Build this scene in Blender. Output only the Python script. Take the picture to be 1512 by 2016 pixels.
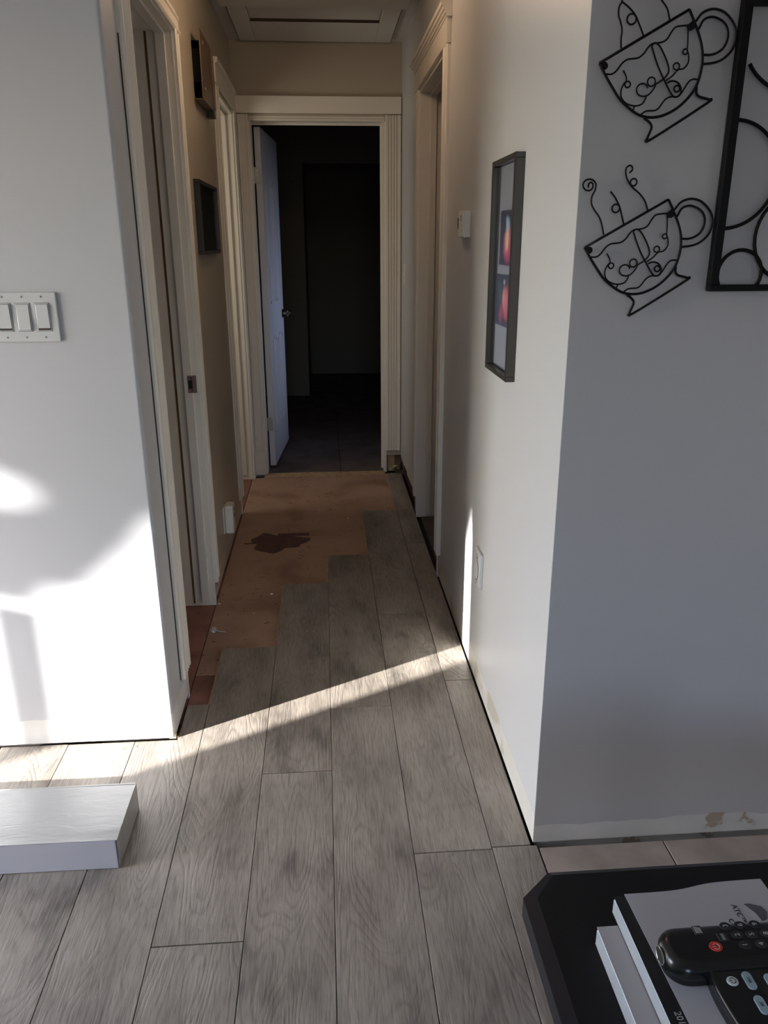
import bpy, bmesh, math, random
from mathutils import Vector, Matrix
random.seed(7)
for o in list(bpy.data.objects): bpy.data.objects.remove(o, do_unlink=True)
S = bpy.context.scene; C = S.collection
# ---------------------------------------------------------------- camera
FPX, PITCH, YAW, ROLL, H = 1557.6, 0.327572, 0.074135, -0.003407, 1.40
cam = bpy.data.objects.new('camera', bpy.data.cameras.new('camera')); C.objects.link(cam)
cam.data.sensor_fit = 'VERTICAL'; cam.data.sensor_height = 24; cam.data.lens = FPX/2016*24
cam.data.clip_start = .02; cam.data.clip_end = 200
fwd = Vector((math.sin(YAW)*math.cos(PITCH), math.cos(YAW)*math.cos(PITCH), -math.sin(PITCH)))
rt = Vector((math.cos(YAW), -math.sin(YAW), 0)); up = rt.cross(fwd)
c_, s_ = math.cos(ROLL), math.sin(ROLL)
r2 = rt*c_+up*s_; u2 = up*c_-rt*s_
M = Matrix((r2, u2, -fwd)).transposed().to_4x4(); M.translation = (0, 0, H)
cam.matrix_world = M; S.camera = cam
# ---------------------------------------------------------------- view, sky, sun
S.view_settings.view_transform = 'Standard'; S.view_settings.look = 'None'
S.view_settings.exposure = 0.12; S.view_settings.gamma = 1; S.view_settings.use_curve_mapping = False
SUN_EL = math.radians(15.3); SUN_AZ = Vector((.883, .47))            # direction the light travels
w = bpy.data.worlds.new('sky'); S.world = w; w.use_nodes = True
nt = w.node_tree; nt.nodes.clear()
sky = nt.nodes.new('ShaderNodeTexSky'); sky.sky_type = 'NISHITA'; sky.sun_disc = False
sky.sun_elevation = math.radians(26); sky.sun_rotation = math.atan2(-SUN_AZ.x, -SUN_AZ.y)
sky.air_density = 1.0; sky.dust_density = 2.0; sky.ozone_density = 1.0
bg = nt.nodes.new('ShaderNodeBackground'); out = nt.nodes.new('ShaderNodeOutputWorld')
bg.inputs[1].default_value = 1.40
wb_ = nt.nodes.new('ShaderNodeMix'); wb_.data_type = 'RGBA'; wb_.blend_type = 'MULTIPLY'; wb_.inputs[0].default_value = 1; wb_.inputs[7].default_value = (.88, 1.0, 1.24, 1)
nt.links.new(sky.outputs[0], wb_.inputs[6]); nt.links.new(wb_.outputs[2], bg.inputs[0]); nt.links.new(bg.outputs[0], out.inputs[0])
def light(name, kind, loc, energy, color, direction=None, **kw):
    l = bpy.data.lights.new(name, kind); l.energy = energy; l.color = color
    for k, v in kw.items(): setattr(l, k, v)
    o = bpy.data.objects.new(name, l); C.objects.link(o); o.location = loc
    if direction: o.rotation_euler = Vector(direction).to_track_quat('-Z', 'Y').to_euler()
    return o
sundir = Vector((SUN_AZ.x*math.cos(SUN_EL), SUN_AZ.y*math.cos(SUN_EL), -math.sin(SUN_EL)))
light('sun', 'SUN', (-8, -3, 5), 34.0, (1, .97, .92), sundir, angle=math.radians(.6))
# daylight enters the living room through its window (portal only guides sampling of the sky)
p = light('window_portal', 'AREA', (-3.19, 1.16, 1.08), 1, (1, 1, 1), (1, 0, 0), shape='RECTANGLE', size=1.36, size_y=1.95)
p.data.cycles.is_portal = True
p = light('back_fill_portal', 'AREA', (-.025, -3.19, 1.42), 1, (1, 1, 1), (0, 1, 0), shape='RECTANGLE', size=.85, size_y=1.25)  # portal for an unseen back-wall opening added to brighten the hall
p.data.cycles.is_portal = True
light('bathroom_daylight', 'AREA', (-1.5, 4.1, 1.5), 7.0, (1, .9, .72), (1, .35, -.05), shape='RECTANGLE', size=.5, size_y=.8)
light('bedroom_leaf_fill', 'AREA', (1.9, 5.9, 1.1), 1.4, (.58, .68, 1), (-1, -.15, -.1), shape='RECTANGLE', size=.5, size_y=.9, spread=math.radians(50))  # unseen bluish panel added to light the open door leaf
light('hall_ceiling_bulb', 'POINT', (0.0, 3.05, 2.28), 5.6, (1, .68, .42), shadow_soft_size=.07)
# ---------------------------------------------------------------- materials
def mat(name, col, rough=.5, metal=0, spec=.5, bump=0, bscale=60, var=0, vscale=8):
    m = bpy.data.materials.new(name); m.use_nodes = True; t = m.node_tree; b = t.nodes['Principled BSDF']
    b.inputs['Base Color'].default_value = (*col, 1); b.inputs['Roughness'].default_value = rough
    b.inputs['Metallic'].default_value = metal; b.inputs['Specular IOR Level'].default_value = spec
    tc = t.nodes.new('ShaderNodeTexCoord')
    if var:
        n = t.nodes.new('ShaderNodeTexNoise'); n.inputs['Scale'].default_value = vscale; n.inputs['Detail'].default_value = 4
        t.links.new(tc.outputs['Object'], n.inputs[0])
        r = t.nodes.new('ShaderNodeValToRGB'); r.color_ramp.elements[0].position = .3; r.color_ramp.elements[1].position = .7
        r.color_ramp.elements[0].color = (*[c*(1-var) for c in col], 1); r.color_ramp.elements[1].color = (*[min(1, c*(1+var)) for c in col], 1)
        t.links.new(n.outputs[0], r.inputs[0]); t.links.new(r.outputs[0], b.inputs['Base Color'])
    if bump:
        n = t.nodes.new('ShaderNodeTexNoise'); n.inputs['Scale'].default_value = bscale; n.inputs['Detail'].default_value = 3
        t.links.new(tc.outputs['Object'], n.inputs[0])
        bm = t.nodes.new('ShaderNodeBump'); bm.inputs['Strength'].default_value = bump; bm.inputs['Distance'].default_value = .002
        t.links.new(n.outputs[0], bm.inputs['Height']); t.links.new(bm.outputs[0], b.inputs['Normal'])
    return m
class N:                                                             # tiny node helper
    def __init__(s, name):
        s.m = bpy.data.materials.new(name); s.m.use_nodes = True; s.t = s.m.node_tree; s.b = s.t.nodes['Principled BSDF']
    def n(s, typ, **kw):
        x = s.t.nodes.new(typ)
        for k, v in kw.items():
            if k.startswith('i_'): x.inputs[k[2:].replace('_', ' ')].default_value = v
            else: setattr(x, k, v)
        return x
    def l(s, a, b): s.t.links.new(a, b)
    def math(s, op, a, b=None, clamp=False):
        x = s.t.nodes.new('ShaderNodeMath'); x.operation = op; x.use_clamp = clamp
        for i, v in enumerate((a, b)):
            if v is None: continue
            if isinstance(v, (int, float)): x.inputs[i].default_value = v
            else: s.l(v, x.inputs[i])
        return x.outputs[0]
    def ramp(s, fac, stops):
        r = s.t.nodes.new('ShaderNodeValToRGB'); e = r.color_ramp.elements
        while len(e) < len(stops): e.new(.5)
        for q, (p_, c) in zip(e, stops): q.position = p_; q.color = (*c, 1) if len(c) == 3 else c
        s.l(fac, r.inputs[0]); return r.outputs[0]
    def mix(s, f, a, b, mode='MIX'):
        x = s.t.nodes.new('ShaderNodeMix'); x.data_type = 'RGBA'; x.blend_type = mode
        for sock, v in ((x.inputs[0], f), (x.inputs[6], a), (x.inputs[7], b)):
            if isinstance(v, (int, float)): sock.default_value = v
            elif isinstance(v, tuple): sock.default_value = (*v, 1)
            else: s.l(v, sock)
        return x.outputs[2]
def wood_floor():
    k = N('grey_oak_laminate'); tc = k.n('ShaderNodeTexCoord'); oi = k.n('ShaderNodeObjectInfo')
    off = k.n('ShaderNodeVectorMath', operation='SCALE'); off.inputs[0].default_value = (37, 91, 13); k.l(oi.outputs['Random'], off.inputs[3])
    add = k.n('ShaderNodeVectorMath', operation='ADD'); k.l(tc.outputs['Object'], add.inputs[0]); k.l(off.outputs[0], add.inputs[1])
    def scaled(v):
        m = k.n('ShaderNodeVectorMath', operation='MULTIPLY'); m.inputs[1].default_value = v; k.l(add.outputs[0], m.inputs[0]); return m.outputs[0]
    f = k.n('ShaderNodeTexNoise', i_Scale=1.0, i_Detail=1.5, i_Roughness=.45, i_Distortion=.25); k.l(scaled((8.5, 1.9, 1)), f.inputs[0])
    wob = k.n('ShaderNodeTexNoise', i_Scale=1.0, i_Detail=4.0); k.l(scaled((60, 14, 1)), wob.inputs[0])
    fld = k.math('ADD', k.math('MULTIPLY', f.outputs[0], 120.0), k.math('MULTIPLY', wob.outputs[0], 2.6))
    s1 = k.math('ADD', k.math('MULTIPLY', k.math('SINE', fld), .5), .5)
    line = k.math('POWER', s1, 3.0)
    fine = k.n('ShaderNodeTexNoise', i_Scale=1.0, i_Detail=5.0, i_Roughness=.65); k.l(scaled((230, 9, 1)), fine.inputs[0])
    pore = k.ramp(fine.outputs[0], [(.42, (0, 0, 0)), (.66, (1, 1, 1))])
    blot = k.n('ShaderNodeTexNoise', i_Scale=1.0, i_Detail=3.0, i_Roughness=.55); k.l(scaled((11, 4.2, 1)), blot.inputs[0])
    mask = k.n('ShaderNodeTexNoise', i_Scale=1.0, i_Detail=2.0); k.l(scaled((16, 5, 1)), mask.inputs[0])
    mk = k.ramp(mask.outputs[0], [(.42, (0.06,)*3), (.66, (1, 1, 1))])
    base = k.ramp(blot.outputs[0], [(.26, (.09, .079, .070)), (.40, (.225, .195, .168)), (.56, (.305, .268, .232)), (.78, (.385, .34, .295))])
    c = k.mix(k.math('MULTIPLY', k.math('MULTIPLY', line, mk), .50), base, (.115, .100, .090))
    c = k.mix(k.math('MULTIPLY', pore, .42), c, (.42, .385, .34))
    fine2 = k.n('ShaderNodeTexNoise', i_Scale=1.0, i_Detail=3.0); k.l(scaled((420, 22, 1)), fine2.inputs[0])
    c = k.mix(k.math('MULTIPLY', k.ramp(fine2.outputs[0], [(.48, (0, 0, 0)), (.66, (1, 1, 1))]), .42), c, (.09, .078, .07))
    tone = k.ramp(oi.outputs['Random'], [(0, (.90, .89, .88)), (1, (1.0, 1.0, 1.0))])
    c = k.mix(1.0, c, tone, 'MULTIPLY'); k.l(c, k.b.inputs['Base Color'])
    k.b.inputs['Roughness'].default_value = .36; k.b.inputs['Specular IOR Level'].default_value = .42
    h = k.math('ADD', k.math('MULTIPLY', line, -.5), k.math('MULTIPLY', fine.outputs[0], 1.1))
    bp = k.n('ShaderNodeBump', i_Strength=.42, i_Distance=.0012); k.l(h, bp.inputs['Height']); k.l(bp.outputs[0], k.b.inputs['Normal'])
    return k.m
def wall_paint(name, col, scuff, zband=.085, amount=1.0):
    k = N(name); tc = k.n('ShaderNodeTexCoord'); sep = k.n('ShaderNodeSeparateXYZ'); k.l(tc.outputs['Object'], sep.inputs[0])
    nz = k.n('ShaderNodeTexNoise', i_Scale=9.0, i_Detail=5.0); k.l(tc.outputs['Object'], nz.inputs[0])
    edge = k.math('ADD', sep.outputs[2], k.math('MULTIPLY', k.math('SUBTRACT', nz.outputs[0], .5), .05))
    below = k.math('LESS_THAN', edge, zband)
    n2 = k.n('ShaderNodeTexNoise', i_Scale=9.0, i_Detail=5.0); k.l(tc.outputs['Object'], n2.inputs[0])
    pat = k.ramp(n2.outputs[0], [(.40, scuff[0]), (.42, scuff[1]), (.64, scuff[2])])
    c = k.mix(k.math('MULTIPLY', below, amount), col, pat); k.l(c, k.b.inputs['Base Color'])
    k.b.inputs['Roughness'].default_value = .38; k.b.inputs['Specular IOR Level'].default_value = .35
    n3 = k.n('ShaderNodeTexNoise', i_Scale=170.0, i_Detail=2.0); k.l(tc.outputs['Object'], n3.inputs[0])
    b1 = k.n('ShaderNodeBump', i_Strength=.10, i_Distance=.001); k.l(n3.outputs[0], b1.inputs['Height'])
    b2 = k.n('ShaderNodeBump', i_Strength=.8, i_Distance=.0025); k.l(below, b2.inputs['Height']); k.l(b1.outputs[0], b2.inputs['Normal'])
    k.l(b2.outputs[0], k.b.inputs['Normal']); return k.m
def subfloor_mat():
    k = N('particleboard_subfloor'); tc = k.n('ShaderNodeTexCoord')
    a = k.n('ShaderNodeTexNoise', i_Scale=2.6, i_Detail=5.0, i_Distortion=.6); k.l(tc.outputs['Object'], a.inputs[0])
    c = k.ramp(a.outputs[0], [(.30, (.27, .155, .11)), (.48, (.43, .275, .20)), (.70, (.49, .32, .235))])
    s = k.n('ShaderNodeTexNoise', i_Scale=42.0, i_Detail=3.0); k.l(tc.outputs['Object'], s.inputs[0])
    c = k.mix(k.math('MULTIPLY', k.ramp(s.outputs[0], [(.66, (0, 0, 0)), (.70, (1, 1, 1))]), .65), c, (.05, .026, .018))
    g = k.n('ShaderNodeTexNoise', i_Scale=300.0, i_Detail=2.0); k.l(tc.outputs['Object'], g.inputs[0])
    c = k.mix(k.math('MULTIPLY', g.outputs[0], .3), c, (.16, .09, .06))
    k.l(c, k.b.inputs['Base Color']); k.b.inputs['Roughness'].default_value = .75; return k.m
WOOD = wood_floor()
WALL = wall_paint('grey_wall_paint', (.515, .52, .545), ((.58, .56, .52), (.66, .65, .63), (.72, .71, .69)))
WALLH = wall_paint('hall_wall_paint', (.545, .55, .56), ((.45, .40, .30), (.62, .58, .50), (.70, .68, .62)), amount=.7)
WALLB = wall_paint('beige_hall_wall_paint', (.44, .385, .31), ((.40, .35, .26), (.50, .45, .36), (.56, .52, .44)), amount=.7)
CUPW = wall_paint('grey_kitchen_wall_paint', (.50, .50, .53), ((.40, .33, .27), (.60, .60, .60), (.68, .67, .66)), zband=.06)
TRIM = mat('cream_trim_paint', (.76, .72, .65), .35, bump=.08, bscale=90)
CEIL = mat('ceiling_paint', (.66, .64, .6), .7, bump=.2, bscale=120)
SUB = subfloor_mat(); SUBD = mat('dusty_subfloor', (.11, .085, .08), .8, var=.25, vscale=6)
SUBR = mat('reddish_subfloor', (.24, .11, .085), .7, var=.3, vscale=9)
STAIN = mat('dark_glue_stain', (.10, .042, .032), .6, var=.25, vscale=18)
TANW = mat('raw_tan_wood', (.42, .29, .17), .8, var=.2, vscale=30)
FOAM = mat('yellowish_plaster', (.50, .45, .24), .9, var=.35, vscale=60, bump=.6)
DARK = mat('dark_void', (.02, .016, .015), .9)
TILE = mat('beige_stone_tile', (.36, .295, .255), .35, var=.30, vscale=7, bump=.1)
GROUT = mat('grout', (.2, .18, .16), .9)
WHITEP = mat('white_plastic', (.57, .585, .60), .35); WHITED = mat('cream_plastic', (.74, .71, .65), .4)
NICK = mat('brushed_nickel', (.42, .40, .36), .35, .9); BRASS = mat('aged_brass_metal', (.25, .17, .10), .35, .55)
SCREW = mat('screw_metal', (.55, .5, .42), .3, .8)
BLACK = mat('black_metal_wire', (.004, .004, .005), .55, spec=.2); BLK2 = mat('black_wood_frame', (.022, .021, .019), .38)
FRAMEW = mat('dark_bronze_frame', (.030, .027, .022), .3, spec=.7)
TABLEM = mat('black_table_laminate', (.006, .006, .007), .5, spec=.25); TEDGE = mat('black_table_edge', (.007, .008, .013), .4, spec=.3)
PLAS = mat('glossy_black_plastic', (.010, .010, .010), .22); RUB = mat('black_rubber_key', (.016, .016, .016), .5)
PAPER = mat('white_paper', (.45, .44, .47), .6); PAGE = mat('page_block', (.62, .66, .74), .8, var=.1, vscale=200)
COVERG = mat('grey_book_cover', (.40, .38, .38), .5); COVERB = mat('black_book_cover', (.012, .012, .014), .35)
INK = mat('dark_ink', (.03, .03, .045), .6); WINK = mat('white_print', (.42, .42, .42), .5); REDB = mat('red_rubber_button', (.62, .04, .02), .4)
BLUEB = mat('pale_blue_rubber_button', (.30, .40, .44), .45); WHB = mat('white_rubber_button', (.62, .64, .64), .45)
DOORM = mat('white_door_paint', (.60, .62, .66), .38); CARD = mat('white_cardboard', (.52, .52, .58), .6)
GREYMAT = mat('grey_picture_mat', (.30, .32, .36), .8); INNERM = mat('dark_blue_inner_mat', (.030, .036, .060), .8)
LEAF = mat('evergreen_leaf', (.03, .06, .025), .8); BARK = mat('bark', (.10, .07, .05), .9); GROUND = mat('frosty_lawn', (.30, .32, .28), .9, var=.2)
LCD = mat('dark_lcd_screen', (.04, .045, .04), .2); GAPM = mat('dark_gap_shade', (.05, .035, .025), .9)  # gap colour: near-black painted where narrow gaps would lie in shade
def film_mat():
    k = N('shrink_film'); tc = k.n('ShaderNodeTexCoord'); m = k.n('ShaderNodeMapping'); m.inputs['Scale'].default_value = (9, 30, 10)
    k.l(tc.outputs['Object'], m.inputs[0]); n = k.n('ShaderNodeTexNoise', i_Scale=1.3, i_Detail=6.0, i_Distortion=1.4); k.l(m.outputs[0], n.inputs[0])
    b = k.n('ShaderNodeBump', i_Strength=.3, i_Distance=.003); k.l(n.outputs[0], b.inputs['Height']); k.l(b.outputs[0], k.b.inputs['Normal'])
    k.b.inputs['Base Color'].default_value = (.42, .42, .41, 1); k.b.inputs['Roughness'].default_value = .24
    k.b.inputs['Coat Weight'].default_value = .5; k.b.inputs['Coat Roughness'].default_value = .12; return k.m
FILM = film_mat()
def blob_mat(name, bgc, blobs):
    k = N(name); tc = k.n('ShaderNodeTexCoord'); nz = k.n('ShaderNodeTexNoise', i_Scale=30.0); k.l(tc.outputs['Object'], nz.inputs[0])
    o1 = k.n('ShaderNodeVectorMath', operation='SCALE'); k.l(nz.outputs['Color'], o1.inputs[0]); o1.inputs[3].default_value = .02
    o2 = k.n('ShaderNodeVectorMath', operation='ADD'); k.l(tc.outputs['Object'], o2.inputs[0]); k.l(o1.outputs[0], o2.inputs[1])
    c = bgc
    for (y, z, ry, rz, col) in blobs:
        m = k.n('ShaderNodeMapping', vector_type='TEXTURE'); m.inputs['Location'].default_value = (.01, y+.01, z+.01); m.inputs['Scale'].default_value = (1, ry, rz)
        k.l(o2.outputs[0], m.inputs[0]); ln = k.n('ShaderNodeVectorMath', operation='LENGTH'); k.l(m.outputs[0], ln.inputs[0])
        f = k.ramp(ln.outputs['Value'], [(.45, (1, 1, 1)), (1.0, (0, 0, 0))]); c = k.mix(f, c, col)
    k.l(c, k.b.inputs['Base Color']); k.b.inputs['Roughness'].default_value = .4; return k.m
def pane_mat():
    m = bpy.data.materials.new('picture_glass'); m.use_nodes = True; t = m.node_tree; t.nodes.clear()
    o = t.nodes.new('ShaderNodeOutputMaterial'); x = t.nodes.new('ShaderNodeMixShader'); a = t.nodes.new('ShaderNodeBsdfTransparent'); g = t.nodes.new('ShaderNodeBsdfGlossy')
    g.inputs['Roughness'].default_value = .06; lw = t.nodes.new('ShaderNodeLayerWeight'); lw.inputs[0].default_value = .5; fr = t.nodes.new('ShaderNodeMath'); fr.operation = 'POWER'; fr.inputs[1].default_value = 5; t.links.new(lw.outputs['Facing'], fr.inputs[0])
    t.links.new(fr.outputs[0], x.inputs[0]); t.links.new(a.outputs[0], x.inputs[1]); t.links.new(g.outputs[0], x.inputs[2]); t.links.new(x.outputs[0], o.inputs[0]); return m
GLASS = pane_mat()
# ---------------------------------------------------------------- mesh helpers
class B:
    def __init__(s): s.v = []; s.f = []
    def add(s, vs, fs):
        n = len(s.v); s.v += [tuple(v) for v in vs]; s.f += [tuple(i+n for i in f) for f in fs]; return s
    def box(s, x0, x1, y0, y1, z0, z1):
        x0, x1 = sorted((x0, x1)); y0, y1 = sorted((y0, y1)); z0, z1 = sorted((z0, z1))
        return s.add([(x0, y0, z0), (x1, y0, z0), (x1, y1, z0), (x0, y1, z0), (x0, y0, z1), (x1, y0, z1), (x1, y1, z1), (x0, y1, z1)],
                     [(0, 3, 2, 1), (4, 5, 6, 7), (0, 1, 5, 4), (1, 2, 6, 5), (2, 3, 7, 6), (3, 0, 4, 7)])
    def prism(s, prof, fn, a, b):                                    # fn(u, v, w) -> xyz ; profile extruded from w=a to w=b
        n = len(prof); vs = [fn(u, v, a) for u, v in prof]+[fn(u, v, b) for u, v in prof]
        return s.add(vs, [tuple(range(n))[::-1], tuple(range(n, 2*n))]+[(i, (i+1) % n, n+(i+1) % n, n+i) for i in range(n)])
    def tube(s, pts, r, seg=6, closed=False):
        pts = [Vector(p) for p in pts]; n = len(pts); rings = []
        for i, p in enumerate(pts):
            a = pts[(i-1) % n] if (closed or i) else p; b = pts[(i+1) % n] if (closed or i < n-1) else p
            t = (b-a).normalized(); q = t.orthogonal() if abs(t.y) > .99 else t.cross(Vector((0, 1, 0))); q.normalize(); k = t.cross(q)
            rings.append([p+q*math.cos(j*2*math.pi/seg)*r+k*math.sin(j*2*math.pi/seg)*r for j in range(seg)])
        vs = [v for R in rings for v in R]; fs = []
        for i in range(n if closed else n-1):
            for j in range(seg):
                a = i*seg+j; b = i*seg+(j+1) % seg; c = ((i+1) % n)*seg+(j+1) % seg; d = ((i+1) % n)*seg+j; fs.append((a, b, c, d))
        if not closed: fs += [tuple(range(seg))[::-1], tuple(range((n-1)*seg, n*seg))]
        return s.add(vs, fs)
    def cyl(s, c, axis, r, h, seg=20, r2=None):
        c = Vector(c); ax = Vector(axis).normalized(); q = ax.orthogonal().normalized(); k = ax.cross(q); r2 = r if r2 is None else r2
        vs = [c+(q*math.cos(t)+k*math.sin(t))*r for t in [i*2*math.pi/seg for i in range(seg)]]
        vs += [c+ax*h+(q*math.cos(t)+k*math.sin(t))*r2 for t in [i*2*math.pi/seg for i in range(seg)]]
        return s.add(vs, [tuple(range(seg))[::-1], tuple(range(seg, 2*seg))]+[(i, (i+1) % seg, seg+(i+1) % seg, seg+i) for i in range(seg)])
def obj(name, b, m, parent=None, bevel=0, origin=None, smooth=False, kind=None, seg=2):
    me = bpy.data.meshes.new(name); o0 = Vector(origin) if origin else Vector((0, 0, 0))
    me.from_pydata([Vector(v)-o0 for v in b.v], [], b.f)
    bm = bmesh.new(); bm.from_mesh(me); bmesh.ops.recalc_face_normals(bm, faces=bm.faces); bm.to_mesh(me); bm.free()
    me.materials.append(m); o = bpy.data.objects.new(name, me); C.objects.link(o); o.location = o0
    if smooth:
        for p_ in me.polygons: p_.use_smooth = True
    if parent:
        o.parent = parent; par = parent; off = Vector((0, 0, 0))
        while par: off += par.location; par = par.parent
        o.location = o0-off
    if bevel:
        md = o.modifiers.new('bevel', 'BEVEL'); md.width = bevel; md.segments = seg; md.limit_method = 'ANGLE'; md.angle_limit = math.radians(40)
    if kind: o['kind'] = kind
    return o
def thing(name, loc, label, cat, group=None, rz=0):
    o = bpy.data.objects.new(name, None); C.objects.link(o); o.location = loc; o.empty_display_size = .05
    o['label'] = label; o['category'] = cat
    if group: o['group'] = group
    return o
def tag(o, label, cat, group=None):
    o['label'] = label; o['category'] = cat
    if group: o['group'] = group
    return o
def struct(name, b, m, **k): return obj(name, b, m, kind='structure', **k)
def sempty(name, loc=(0, 0, 0)):
    o = bpy.data.objects.new(name, None); C.objects.link(o); o.location = loc; o['kind'] = 'structure'; return o
def smooth_poly(pts, n=4):                                           # Catmull-Rom through the points
    P = [Vector(p) for p in pts]; out_ = []
    for i in range(len(P)-1):
        a = P[i-1] if i else P[0]*2-P[1]; b, c = P[i], P[i+1]; d = P[i+2] if i+2 < len(P) else P[-1]*2-P[-2]
        for j in range(n):
            t = j/n; out_.append(.5*((2*b)+(c-a)*t+(2*a-5*b+4*c-d)*t*t+(3*b-a-3*c+d)*t**3))
    return out_+[P[-1]]
XL, XR, YE, ZC, T = -.474, .478, 4.96, 2.455, .115
YL, YR = 2.06, 1.547
# ---------------------------------------------------------------- floor
floor = struct('floor', B().box(-3.2, 3.0, -3.2, 9.3, -.10, -.030), DARK)
GAP = .0009
def plank(x0, x1, y0, y1, poly=None):
    b = B()
    if poly: b.prism(poly, lambda u, v, w_: (u, v, w_), -.009, 0)
    else: b.box(x0+GAP, x1-GAP, y0+.0014, y1-.0014, -.009, 0)
    o = obj('plank', b, WOOD, floor, bevel=.0007, origin=((x0+x1)/2, (y0+y1)/2, 0), seg=1); return o
def tongue(pl, x0, x1, y0, y1): obj('tongue', B().box(x0, x1, y0, y1, -.0075, -.0025), TANW, pl, origin=((x0+x1)/2, (y0+y1)/2, 0))
xs = [-.978, -.784, -.591, -.397, -.2035, -.0095, .184, .3765, .4885]
rows = {0: [-.45, .84, 2.06], 1: [-.55, .735, 2.029], 3: [-1.28, .014, 1.314, 2.614], 4: [-.72, .574, 1.874, 3.176],
        5: [-.41, .889, 2.189, 3.492], 6: [-1.05, .24, 1.539, 2.850, 4.137], 7: [-1.05, .246, 1.545, 2.326, 3.62, 4.88]}
for i, ys in rows.items():
    for a, b_ in zip(ys, ys[1:]):
        x1 = xs[i+1]
        if i == 7 and a > 1.4: x1 = .474
        pl = plank(xs[i], x1, a, b_)
        if b_ == ys[-1] and i >= 3: tongue(pl, xs[i]-.0045, xs[i]+GAP, (rows[i-1][-1] if i > 3 else 2.244), b_); tongue(pl, xs[i], x1, b_-GAP, b_+.003)
plank(xs[1], xs[2], 2.029, 2.058)
plank(xs[2], xs[3], -.27, 1.02)
plank(xs[2], xs[3], 1.02, 2.244, poly=[(xs[2]+GAP, 1.02+GAP), (xs[3]-GAP, 1.02+GAP), (xs[3]-GAP, 2.243), (-.466, 2.243), (-.466, 2.056), (xs[2]+GAP, 2.056)])
for j in range(11):                                                   # rows left of the frame
    x1 = xs[0]-j*.1935; ys = [-.9+((j*.47) % 1.29)*.9-.4]
    while ys[-1] < 2.05: ys.append(min(2.056, ys[-1]+1.29))
    for a, b_ in zip(ys, ys[1:]):
        if b_-a > .03: plank(x1-.1935, x1, a, b_)
obj('plank_field', B().box(-3.2, 3.0, -3.2, -1.31, -.012, -.0005), WOOD, floor)
# subfloor boards of the hall
def board(x0, x1, y0, y1, m=SUB, z=-.0105): return obj('subfloor_board', B().box(x0, x1, y0, y1, -.030, z), m, floor, bevel=.0008, seg=1)
board(-.4715, .468, 2.443, 4.878); board(-.4715, .468, 1.2, 2.439, SUBR)
board(-1.9, -.4745, 2.18, 3.10, SUBR); board(-1.9, -.4745, 3.105, 4.95, SUBR)
board(.5, 2.9, 1.67, 4.95, SUBD)
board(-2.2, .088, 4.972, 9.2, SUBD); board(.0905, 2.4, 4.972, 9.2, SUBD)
obj('threshold_strip', B().box(-.40, .085, 4.882, 4.968, -.03, -.006), TANW, floor); obj('threshold_strip', B().box(.087, .372, 4.882, 4.968, -.03, -.0065), TANW, floor)
# glue stain on the subfloor: irregular dried patch
st = B(); pts = []
for q in range(40):
    a = q*2*math.pi/40; r = 1+.16*math.sin(3*a+1)+.10*math.sin(7*a)+.05*random.uniform(-1, 1)
    pts.append((-.265+.125*r*math.cos(a)*(1.15 if math.cos(a) > 0 else 1), 3.715+.125*r*math.sin(a)))
st.prism(pts, lambda u, v, w_: (u, v, w_), -.0105, -.0098); st.box(-.26, -.10, 3.80, 3.84, -.0105, -.0099); st.box(-.42, -.30, 3.70, 3.715, -.0105, -.0099)
obj('glue_stain', st, STAIN, floor)
# kitchen tiles
for ix in range(8):
    for iy in range(14):
        x0 = .490+ix*.3125; y1 = 1.537-iy*.3125
        if y1 < -1.3: continue
        obj('tile', B().box(x0+.0015, x0+.311, y1-.311, y1-.0015, -.02, -.001), TILE, floor, bevel=.0012, origin=(x0+.15, y1-.15, 0), seg=1)
# ---------------------------------------------------------------- walls
def wb(b, x0, x1, y0, y1, z0=.007, z1=ZC, rec=.014):
    b.box(x0, x1, y0, y1, z0, z1)
    if z0 < .02: b.box(x0+rec, x1-rec, y0+rec, y1-rec, -.03, z0+.002)
    return b
# left front wall with a rounded corner next to the hallway
r = .009; prof = [(-3.2, YL), (XL-r, YL)]+[(XL-r+r*math.sin(t), YL+r-r*math.cos(t)) for t in [i*math.pi/16 for i in range(1, 8)]]+[(XL, YL+r), (XL, 2.299), (XL-T, 2.299), (XL-T, YL+T), (-3.2, YL+T)]
wlf = B().prism(prof, lambda u, v, w_: (u, v, w_), .006, ZC)
wlf = struct('wall_left_front', wlf, WALL)
obj('broken_plaster', B().prism([(XL-.020, .0), (XL-.001, .0), (XL-.003, .030), (XL-.009, .046), (XL-.014, .035)], lambda u, v, w_: (u+.002, YL+.0035+w_, v), 0, .02), FOAM, wlf)
wl = B(); HO = 2.075
wb(wl, XL-T, XL, 3.03, 4.17); wb(wl, XL-T, XL, 4.87, YE+.12)
wl.box(XL-T, XL, 2.2985, 3.03, HO+.02, ZC); wl.box(XL-T, XL, 4.17, 4.87, HO+.02, ZC)
struct('wall_left', wl, WALLB)
wr = B(); wb(wr, XR, XR+T, YR+.0, 3.225); wr.box(XR, XR+T, 3.225, 4.065, HO+.02, ZC)
wr.prism([(4.065, .0), (4.13, .0), (4.135, .10), (4.18, .105), (4.19, .092), (4.55, .082), (4.57, .096), (4.80, .088), (4.88, .085), (YE, .10), (YE, ZC), (4.065, ZC)], lambda u, v, w_: (w_, u, v), XR, XR+.013)
wr.box(XR+.1, XR+T, 4.065, 5.1, -.03, ZC)
wrr = struct('wall_right', wr, WALLH)
obj('wall_cavity', B().box(XR+.03, XR+.1, 4.10, 4.95, -.03, .3), DARK, wrr)
obj('bottom_plate', B().box(XR+.018, XR+.03, 4.10, 4.95, -.02, .028), mat('dark_red_lumber', (.06, .022, .016), .8), wrr)
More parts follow.
